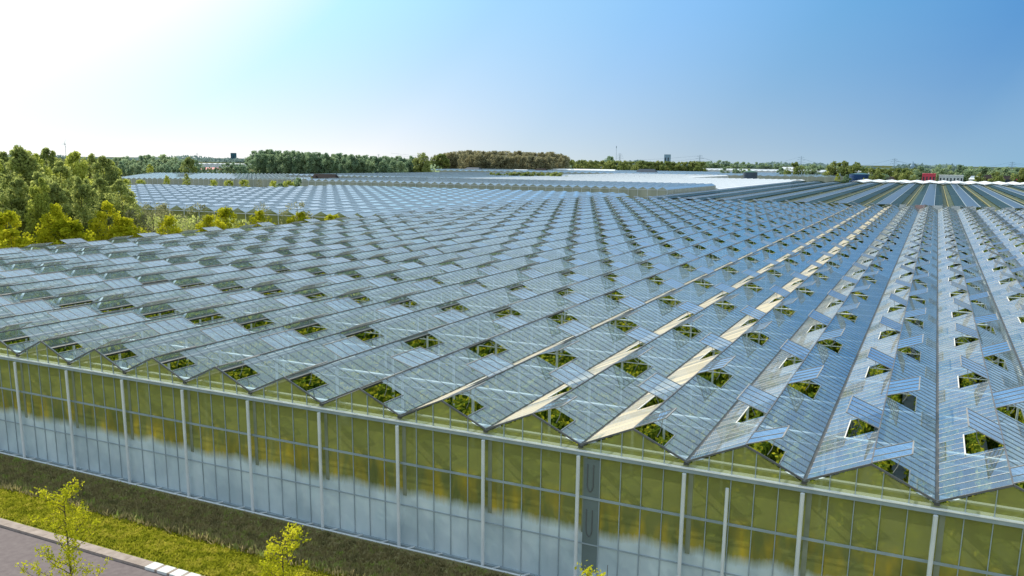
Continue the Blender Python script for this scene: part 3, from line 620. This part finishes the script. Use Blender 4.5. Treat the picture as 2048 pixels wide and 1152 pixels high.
for i in range(nbc):
    for k in range(8):
        ta, tb = k/8, (k+1)/8; b.quad((x0c+(i+ta)*CB, Y1, 0), (x0c+(i+tb)*CB, Y1, 0), (x0c+(i+tb)*CB, Y1, cz(tb)+.5), (x0c+(i+ta)*CB, Y1, cz(ta)+.5))
b.build('rear_gable', M['open_dark'], cg)
# white screens and a pink one in the gap between the two roofs
for k, (u0, u1, m_, lab) in enumerate([(1798, 1812, 'white_wall', 'small white wall screen left of the pink one in the gap between the roofs'), (1830, 1850, 'pink', 'pink wall screen in the gap between the main and the striped roof'), (1864, 1884, 'white_wall', 'white wall screen just right of the pink one in the gap between the roofs'), (1902, 1920, 'white_wall', 'white wall screen second right of the pink one'), (1935, 1952, 'white_wall', 'white wall screen third right of the pink one'), (1968, 1990, 'white_wall', 'white wall screen fourth right of the pink one'), (2010, 2030, 'white_wall', 'white wall screen nearest the right frame edge')]):
    a = at_y(u0, 420, 250); c = at_y(u1, 420, 250); e = empty('wall_screen', (a.x, 250, 0), 0, lab, 'screen', 'screens in the gap between the roofs')
    MB().box(0, 0, 6.6, c.x-a.x, .1, 7.9).build('panel', M[m_], e); MB().box(0, .12, -.3, .12, .2, 7.8).box(c.x-a.x-.12, .12, -.3, c.x-a.x, .2, 7.8).build('frame', M['white_metal'], e)
# ------------------------------------------------------------------ far objects
def tank(u0, u1, vtop, Y, m, roofm, lab):
    a = at_y(u0, 345, Y); c = at_y(u1, 345, Y); r = (c-a).length/2; x = (a.x+c.x)/2; z = at_y((u0+u1)/2, vtop, Y).z
    e = empty('storage_tank', (x, Y, 0), 0, lab, 'tank'); MB().tube([(0, 0, -.3), (0, 0, z*.9)], r, 32).build('shell', m, e); MB().tube([(0, 0, z*.9), (0, 0, z)], [r*1.02, r*.15], 32).build('roof', roofm, e)
    rb = MB(); 
    for k in range(3): rb.tube([(0, 0, z*(.3+.2*k)), (0, 0, z*(.3+.2*k)+.25)], r*1.012, 32)
    rb.build('hoop', m, e)
tank(1487, 1515, 341, 715, M['slate'], M['green_roof'], 'dark round storage tank standing at the back edge of the glint-white roof')
tank(1699, 1746, 346, 885, M['navy'], M['tower_teal'], 'dark blue round storage tank behind the striped roof')
def house(name, u0, u1, vtop, Y, depth, wm, rm, lab, cat='house', rise=.4, rz=0, windows=3, base=-.3, win=True):
    a = at_y(u0, 345, Y); c = at_y(u1, 345, Y); w_ = abs(c.x-a.x); zt = at_y((u0+u1)/2, vtop, Y).z; hw = zt*(1-rise)
    e = empty(name, (a.x, Y, 0), rz, lab, cat)
    MB().box(0, 0, base, w_, depth, hw).build('wall', wm, e)
    if rise > 0:
        ins = min(w_*.18, 4); r = MB(); A = [(-.4, -.4, hw), (w_+.4, -.4, hw), (w_+.4, depth+.4, hw), (-.4, depth+.4, hw)]; R1 = (ins, depth/2, zt); R2 = (w_-ins, depth/2, zt)
        r.quad(A[0], A[1], R2, R1); r.quad(A[2], A[3], R1, R2); r.tri(A[1], A[2], R2); r.tri(A[3], A[0], R1); r.build('roof', rm, e)
    else: MB().box(-.2, -.2, hw, w_+.2, depth+.2, hw+.35).build('roof', rm, e)
    if win:
        for k in range(windows):
            x = w_*(k+.5)/windows; MB().box(x-w_/windows*.22, -.06, hw*.35, x+w_/windows*.22, .02, hw*.75).build('window', M['window'], e)
    return e
hs = house('farmhouse', 606, 668, 348, 430, 14, M['brick'], M['brown_roof'], 'farmhouse with a large dark brown hipped roof left of the tall gabled greenhouse', rise=.86)
MB().box(6, 5, 6, 6.8, 5.8, 8.5).build('chimney', M['brick'], hs)
ck = at_y(673, 347, 455); e = empty('chimney_stack', (ck.x, 455, 0), 0, 'thin grey chimney pipe right of the dark roofed farmhouse', 'chimney'); MB().tube([(0, 0, 0), (0, 0, ck.z)], .35, 10).build('flue', M['hazy_steel'], e); MB().tube([(0, 0, ck.z), (0, 0, ck.z+.3)], .5, 10).build('cap', M['dark_metal'], e)
e = house('barn', 283, 324, 375, 262, 16, M['brick'], M['green_roof'], 'barn with a dull green tent shaped roof beside the second greenhouse', cat='barn', rise=.45)
tw = house('office_tower', 463, 471, 306, 3000, 12, M['tower_teal'], M['tower_teal'], 'dark teal tower block on the horizon left of the poplar wood', cat='tower', rise=0, windows=2)
tw = house('office_tower', 1327, 1338, 309, 4200, 20, M['tower'], M['tower'], 'hazy blue tower block on the horizon above the low green wood', cat='tower', rise=0, windows=2)
house('warehouse', 1845, 1872, 348, 960, 22, M['red'], M['red'], 'bright red warehouse behind the white strip at the right', cat='warehouse', rise=0, windows=4)
e = house('office_building', 1879, 1928, 351, 962, 18, M['white_wall'], M['white_or_glint_roof'], 'long white building with dark window bands right of the red warehouse', cat='building', rise=0, windows=7)
house('office_building', 1857, 1870, 339, 1060, 18, M['white_wall'], M['white_or_glint_roof'], 'small white block rising behind the red warehouse', cat='building', rise=0, windows=2)
house('shed', 925, 958, 335, 1000, 14, M['slate'], M['slate'], 'low dark blue shed at the foot of the brown wood', cat='shed', rise=.3)
house('shed', 1020, 1056, 339, 1010, 12, M['white_wall'], M['white_or_glint_roof'], 'low white roofed shed under the brown wood', cat='shed', rise=.5)
house('farmhouse', 1064, 1092, 337, 1015, 14, M['brick'], M['brown_roof'], 'brown roofed farm building right of the small white shed', rise=.5)
house('shed', 1092, 1228, 338, 1100, 30, M['white_wall'], M['white_or_glint_roof'], 'very long white roofed shed right of the brown farm building', cat='shed', rise=.5, windows=9)
house('farmhouse', 1268, 1312, 338, 1000, 16, M['slate'], M['slate'], 'farmhouse with a dark slate roof below the low green wood', rise=.55)
house('farmhouse', 395, 432, 335, 900, 14, M['white_wall'], M['red'], 'red roofed farmhouse at the left horizon between dark bushes', rise=.5)
house('shed', 344, 366, 343, 640, 10, M['white_wall'], M['white_or_glint_roof'], 'small white shed at the foot of the left tree line', cat='shed', rise=.3)
for k, (u0, u1, v, Yq, m_, lab) in enumerate([(1765, 1790, 353, 980, 'slate', 'low slate grey shed right of the blue tank'), (1940, 1962, 352, 990, 'white_wall', 'small white shed behind the right end of the long white building'), (1968, 1990, 350, 1010, 'brick', 'small brick house between trees at the far right'), (2004, 2034, 352, 985, 'slate', 'dark shed at the right frame edge behind the white strip'), (2036, 2060, 350, 980, 'red', 'dark red building cut by the right frame edge'), (1730, 1762, 344, 1300, 'white_wall', 'white roofed house behind the blue tank'), (1560, 1600, 334, 2000, 'white_wall', 'tiny white buildings on the horizon under the second pylon')]):
    house('shed' if k != 2 else 'brick_house', u0, u1, v, Yq, 12, M[m_], M['white_or_glint_roof'] if k in (1, 5, 6) else M['brown_roof'], lab, cat='shed' if k != 2 else 'house', rise=.35, windows=3)
# pylons
def pylon(u, vtop, Y, lab, grp='electricity pylons on the horizon', arms=((.80, .22), (.66, .26), (.92, .15))):
    p = at_y(u, vtop, Y); h = p.z; e = empty('electricity_pylon', (p.x, Y, 0), 0, lab, 'pylon', grp); b = MB(); wb = h*.09; th = max(.25, pxm(Y)*.22)
    for sx in (-1, 1):
        for sy in (-1, 1): b.bar((sx*wb, sy*wb, 0), (sx*wb*.28, sy*wb*.28, h*.62), th); b.bar((sx*wb*.28, sy*wb*.28, h*.62), (0, 0, h), th*.8)
    for k in range(6):
        z0 = h*.62*k/6; z1 = h*.62*(k+1)/6; w0 = wb*(1-.72*k/6); w1 = wb*(1-.72*(k+1)/6)
        b.bar((-w0, -w0, z0), (w1, -w1, z1), th*.5); b.bar((w0, -w0, z0), (-w1, -w1, z1), th*.5)
    b.build('mast', M['hazy_steel'], e)
    for (t, L) in arms: MB().bar((-h*L, 0, h*t), (h*L, 0, h*t), th*.9).bar((-h*L, 0, h*t), (0, 0, h*(t+.05)), th*.6).bar((h*L, 0, h*t), (0, 0, h*(t+.05)), th*.6).build('crossarm', M['hazy_steel'], e)
    return p
py = [pylon(1400, 309, 1500, 'leftmost large electricity pylon at the end of the low green wood'), pylon(1603, 312, 1650, 'electricity pylon behind the field of white roofs, second large one'), pylon(1790, 316, 1800, 'electricity pylon right of the blue tank'), pylon(2025, 323, 1950, 'electricity pylon nearest the right frame edge')]
pylon(1240, 306, 2600, 'slender pylon beside the radio mast above the low green wood'); pylon(394, 305, 2400, 'small pylon on the left horizon above the bushes'); pylon(757, 308, 3000, 'faint pylon just showing above the poplars left of centre'); 
pr = at_y(1240, 306, 2600)
pl = [Vector((py[0].x-560, 1380, py[0].z))]+py+[Vector((py[3].x+500, 2100, py[3].z))]
for t, sgn, lab in ((.92, -.15, 'upper left power line'), (.80, .22, 'lower right power line')):
    for a, c, w1, w2 in zip(pl[:-1], pl[1:], ('left of', 'between', 'between', 'between', 'right of'), ('the leftmost large pylon', 'the first and second large pylons', 'the second and third large pylons', 'the third and fourth large pylons', 'the fourth large pylon')):
        pts = []
        for k in range(13):
            s = k/12; q = a.lerp(c, s); pts.append((q.x+sgn*a.z, q.y, (a.z+(c.z-a.z)*s)*t-14*4*s*(1-s)))
        o = MB().tube(pts, .10, 4).build('power_line', M['hazy_steel']); tag(o, ('upper' if t > .9 else 'lower')+' power line '+w1+' '+w2, 'power line', 'power lines between the pylons')
# radio mast, spire, wind turbine
p = at_y(1233, 292, 2500); e = empty('radio_mast', (p.x, 2500, 0), 0, 'very thin radio mast beside the slender pylon on the horizon', 'mast'); MB().tube([(0, 0, 0), (0, 0, p.z)], [.55, .3], 6).build('mast', M['hazy_steel'], e); MB().bar((0, 0, p.z*.9), (0, 0, p.z), 1.4, 1.4).build('antenna', M['hazy_steel'], e)
p = at_y(1826, 322, 2600); e = empty('church_tower', (p.x, 2600, 0), 0, 'blue grey church spire on the horizon right of the third pylon', 'church'); MB().box(-5, -5, 0, 5, 5, p.z*.55).build('tower', M['tower'], e); MB().tube([(0, 0, p.z*.55), (0, 0, p.z)], [6, .2], 8).build('spire', M['tower'], e)
p = at_y(130, 288, 2600); e = empty('wind_turbine', (p.x, 2600, 0), 0, 'small pale wind turbine above the left wood', 'wind turbine'); MB().tube([(0, 0, 0), (0, 0, p.z)], [1.1, .7], 8).build('tower', M['pale_metal'], e); hb = MB().tube([(0, -4, p.z), (0, 3, p.z)], 1.6, 8).build('nacelle', M['pale_metal'], e)
for k in range(3): a = .5+k*2*PI/3; MB().tube([(0, -3.5, p.z), (math.sin(a)*6, -3.6, p.z+math.cos(a)*6), (math.sin(a)*22, -3.6, p.z+math.cos(a)*22)], [.3, .7, .15], 6).build('blade', M['pale_metal'], e)
# ------------------------------------------------------------------ far trees
def line_of_trees(us, vt, Y, kind, name, lab, grp, ws=1.0, jit=4, dy=25, var=4):
    for j, u in enumerate(us):
        v = np.interp(u, [a for a, b in vt], [b for a, b in vt])+random.uniform(-1, 1)*jit*.5; yy = Y+random.uniform(-dy, dy)
        p = at_y(u+random.uniform(-2, 2), v, yy); add_tree(name, kind, j % var, p.x, yy, p.z+.3, lab, grp, ws*random.uniform(.9, 1.15), trunk=True)
fr_ = lambda a, b, s: list(np.arange(a, b, s))
PWD = [(500, 304), (520, 301), (560, 301), (600, 303), (650, 307), (700, 309), (760, 314), (830, 314)]
line_of_trees(fr_(508, 828, 13), PWD, 800, 'poplar', 'poplar_tree', 'tall dense green poplar in the wood behind the left greenhouses', 'poplars of the left centre wood', 1.0, 3)
line_of_trees(fr_(514, 828, 16), [(a, b+8) for a, b in PWD], 780, 'poplar', 'poplar_tree', 'tall dense green poplar in the wood behind the left greenhouses', 'poplars of the left centre wood', 1.0, 4, 8)
p = at_y(845, 304, 790); add_tree('poplar_tree', 'lightpoplar', 0, p.x, 790, p.z+.3, 'light green round tree alone in the gap between the green and the brown wood', None, 1.15)
BW = [(870, 312), (890, 305), (930, 302), (970, 304), (1010, 303), (1060, 306), (1100, 305), (1135, 312)]
line_of_trees(fr_(878, 1134, 12), BW, 1150, 'brownwood', 'brown_tree', 'reddish brown tree barely in leaf in the wood at the centre horizon', 'brown trees of the centre wood', .95, 3)
line_of_trees(fr_(884, 1130, 15), [(a, b+7) for a, b in BW], 1120, 'brownwood', 'brown_tree', 'reddish brown tree barely in leaf in the wood at the centre horizon', 'brown trees of the centre wood', .95, 4, 8)
line_of_trees([872, 885], [(870, 312), (890, 306)], 1100, 'lightpoplar', 'olive_tree', 'green tree at the left end of the brown wood', 'green trees at the end of the brown wood', 1.2, 2)
line_of_trees(fr_(1138, 1402, 8.5), [(1138, 320), (1200, 322), (1300, 323), (1402, 324)], 1400, 'olive', 'olive_tree', 'low green tree in the hedge like wood right of the brown wood', 'trees of the low green wood', 1.1, 2)
p = at_y(1221, 313, 1500); add_tree('round_tree', 'far', 1, p.x, 1500, p.z+.3, 'round dark treetop rising above the low green wood beside the mast', None, 1.1)
line_of_trees(fr_(232, 395, 12), [(230, 314), (270, 312), (300, 311), (350, 314), (395, 320)], 640, 'far', 'broadleaf_tree', 'blue green tree in the line behind the far left greenhouse', 'trees behind the far left greenhouse', 1.1, 5)
line_of_trees(fr_(240, 400, 15), [(230, 327), (300, 326), (350, 326), (400, 330)], 600, 'far', 'broadleaf_tree', 'blue green tree in the line behind the far left greenhouse', 'trees behind the far left greenhouse', 1.0, 6)
p = at_y(376, 315, 560); add_tree('broadleaf_tree', 'olive', 1, p.x, 560, p.z+.3, 'taller olive green tree at the right end of the left tree line', None, .8)
p = at_y(299, 327, 520); add_tree('broadleaf_tree', 'forest_light', 1, p.x, 520, p.z+.3, 'small bright green tree in front of the left tree line', None, 1.2)
line_of_trees(fr_(396, 500, 12), [(396, 334), (440, 330), (460, 325), (500, 324)], 780, 'far', 'hedge_tree', 'dark bushy tree below the teal tower block', 'bushy trees below the teal tower', 1.0, 4)
p = at_y(480, 328, 700); add_tree('round_tree', 'far', 2, p.x, 700, p.z+.3, 'dark rounded conical tree just left of the poplar wood', None, 1.3)
for u, v, Y, k, lab in ((333, 349, 330, 'forest_light', 'rounded light green tree between the two left greenhouses, leftmost of a pair'), (372, 346, 335, 'forest', 'grey green tree right of its lighter twin between the two left greenhouses'), (282, 360, 330, 'shrub', 'low shrub before the far left greenhouse wall, near the green barn'), (428, 360, 360, 'shrub', 'small shrub in front of the far left greenhouse, left one of three'), (458, 361, 360, 'shrub', 'small shrub in front of the far left greenhouse, middle one of three'), (487, 360, 365, 'shrub', 'small shrub in front of the far left greenhouse, right one of three'), (518, 358, 380, 'bare', 'thin brown tree before the far left greenhouse right of the three shrubs'), (545, 362, 370, 'shrub', 'small olive shrub left of the dark bushes by the farmhouse'), (560, 366, 350, 'far', 'dark bush at the left of the farmhouse'), (578, 362, 350, 'shrub', 'yellowish shrub between two dark bushes by the farmhouse'), (597, 356, 370, 'far', 'tallest dark bush by the left wall of the farmhouse'), (624, 354, 360, 'forest_light', 'small yellow green tree before the farmhouse wall')):
    p = at_y(u, v, Y); add_tree('tree' if k != 'shrub' else 'shrub', k, 0 if k == 'bare' else 1, p.x, Y, p.z+.3, lab, None, 1.0, cat='tree' if k != 'shrub' else 'shrub')
# trees of the right horizon
R = [(1590, 325, 1050, 'olive', 'round tree standing alone before the white roofs left of the large tree group'), (1627, 329, 1080, 'far', 'small dark tree right of the lone round tree'), (1672, 324, 1000, 'olive', 'first of three large crowns left above the blue tank'), (1690, 323, 1010, 'olive', 'second of three large crowns above the blue tank'), (1714, 326, 1000, 'olive', 'third, broad crown just above the blue tank'), (1676, 346, 870, 'forest_light', 'bright green bush left of the blue tank'), (1693, 350, 870, 'far', 'small dark bush touching the left of the blue tank'), (1728, 355, 868, 'forest_light', 'small yellow green bush in front of the blue tank'), (1752, 341, 872, 'olive', 'brownish olive tree at the right of the blue tank'), (1817, 342, 940, 'olive', 'brownish green tree left of the red warehouse'), (1843, 333, 1050, 'far', 'rounded dark green tree left above the red warehouse'), (1878, 330, 1050, 'far', 'large round dark tree above the red warehouse'), (1900, 332, 1060, 'far', 'round dark tree above the long white building'), (1921, 326, 1000, 'cone', 'pointed dark conifer at the end of the long white building'), (1962, 348, 930, 'olive', 'light brown green bush right of the conifer'), (1995, 344, 940, 'olive', 'olive tree between small sheds at the right'), (2010, 336, 1000, 'far', 'dark tree behind the right sheds'), (2040, 338, 960, 'olive', 'dark olive tree at the right frame edge'), (2066, 336, 970, 'far', 'dark tree just beyond the right frame edge'), (1770, 348, 950, 'far', 'low dark tree right of the brownish olive tree'), (1795, 346, 990, 'olive', 'low olive tree under the third pylon')]
for j, (u, v, Y, k, lab) in enumerate(R): p = at_y(u, v, Y); add_tree('tree' if k != 'cone' else 'conifer', k, j % 3, p.x, Y, p.z+.3, lab, None, 1.15)
line_of_trees(fr_(1925, 2080, 9), [(1925, 333), (2080, 337)], 1250, 'far', 'broadleaf_tree', 'green tree in the long even tree line at the right horizon', 'trees of the right horizon line', 1.3, 2)
line_of_trees(fr_(1735, 1850, 9), [(1735, 336), (1850, 338)], 1250, 'olive', 'broadleaf_tree', 'olive tree in the low line behind the blue tank', 'trees of the low line behind the tank', 1.2, 3)
line_of_trees(fr_(1405, 1740, 9), [(1405, 323), (1450, 322), (1500, 325), (1600, 330), (1740, 333)], 2100, 'far', 'broadleaf_tree', 'hazy tree in the long low line beyond the white roofs', 'hazy trees beyond the white roofs', 1.3, 3)
for j, u in enumerate((1448, 1470, 1482, 1498, 1562)):
    p = at_y(u, 336+j % 2*2, 1080); add_tree('bush', 'far', j % 3, p.x, 1080, p.z+.3, ('dark bush before the white roofs, first from the left', 'dark bush before the white roofs, second from the left', 'dark bush before the white roofs, third from the left', 'dark bush right behind the dark round tank', 'dark bush right of the dark round tank')[j], None, 1.2, cat='bush')
line_of_trees(fr_(985, 1130, 14), [(985, 346), (1130, 345)], 640, 'olive', 'shrub', 'low shrub in the row behind the taller greenhouse block', 'shrubs behind the taller greenhouse block', 1.4, 2)
# distant woods closing the horizon
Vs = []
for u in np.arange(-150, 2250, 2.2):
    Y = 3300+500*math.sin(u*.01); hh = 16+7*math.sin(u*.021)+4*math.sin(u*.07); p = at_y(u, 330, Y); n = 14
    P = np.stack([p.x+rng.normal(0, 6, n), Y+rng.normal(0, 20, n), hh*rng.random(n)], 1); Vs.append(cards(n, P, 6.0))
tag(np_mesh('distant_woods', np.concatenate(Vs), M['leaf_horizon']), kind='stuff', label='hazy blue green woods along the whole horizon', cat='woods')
Vs = []
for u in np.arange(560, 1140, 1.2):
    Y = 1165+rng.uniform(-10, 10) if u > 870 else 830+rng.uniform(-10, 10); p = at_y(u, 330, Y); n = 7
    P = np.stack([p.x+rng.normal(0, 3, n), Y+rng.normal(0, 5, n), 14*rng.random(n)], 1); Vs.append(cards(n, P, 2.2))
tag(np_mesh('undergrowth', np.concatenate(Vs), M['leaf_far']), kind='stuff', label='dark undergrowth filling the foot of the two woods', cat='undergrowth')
Vs = []
n = 60000; P = np.stack([rng.uniform(-175, -126, n), rng.uniform(20, 105, n), 7*rng.random(n)**1.3], 1); Vs.append(cards(n, P, .4))
tag(np_mesh('undergrowth', np.concatenate(Vs), M['leaf_forest']), kind='stuff', label='dark undergrowth below the trees of the left wood', cat='undergrowth')
# ------------------------------------------------------------------ render settings
sc.render.engine = 'CYCLES'; cy = sc.cycles
cy.max_bounces = 7; cy.diffuse_bounces = 2; cy.glossy_bounces = 3; cy.transmission_bounces = 4; cy.transparent_max_bounces = 14
cy.use_denoising = True; cy.caustics_reflective = False; cy.caustics_refractive = False; cy.sample_clamp_indirect = 4
try: cy.denoiser = 'OPENIMAGEDENOISE'
except Exception: pass
sc.view_settings.view_transform = 'Standard'; sc.view_settings.look = 'None'; sc.view_settings.exposure = 0; sc.view_settings.gamma = 1
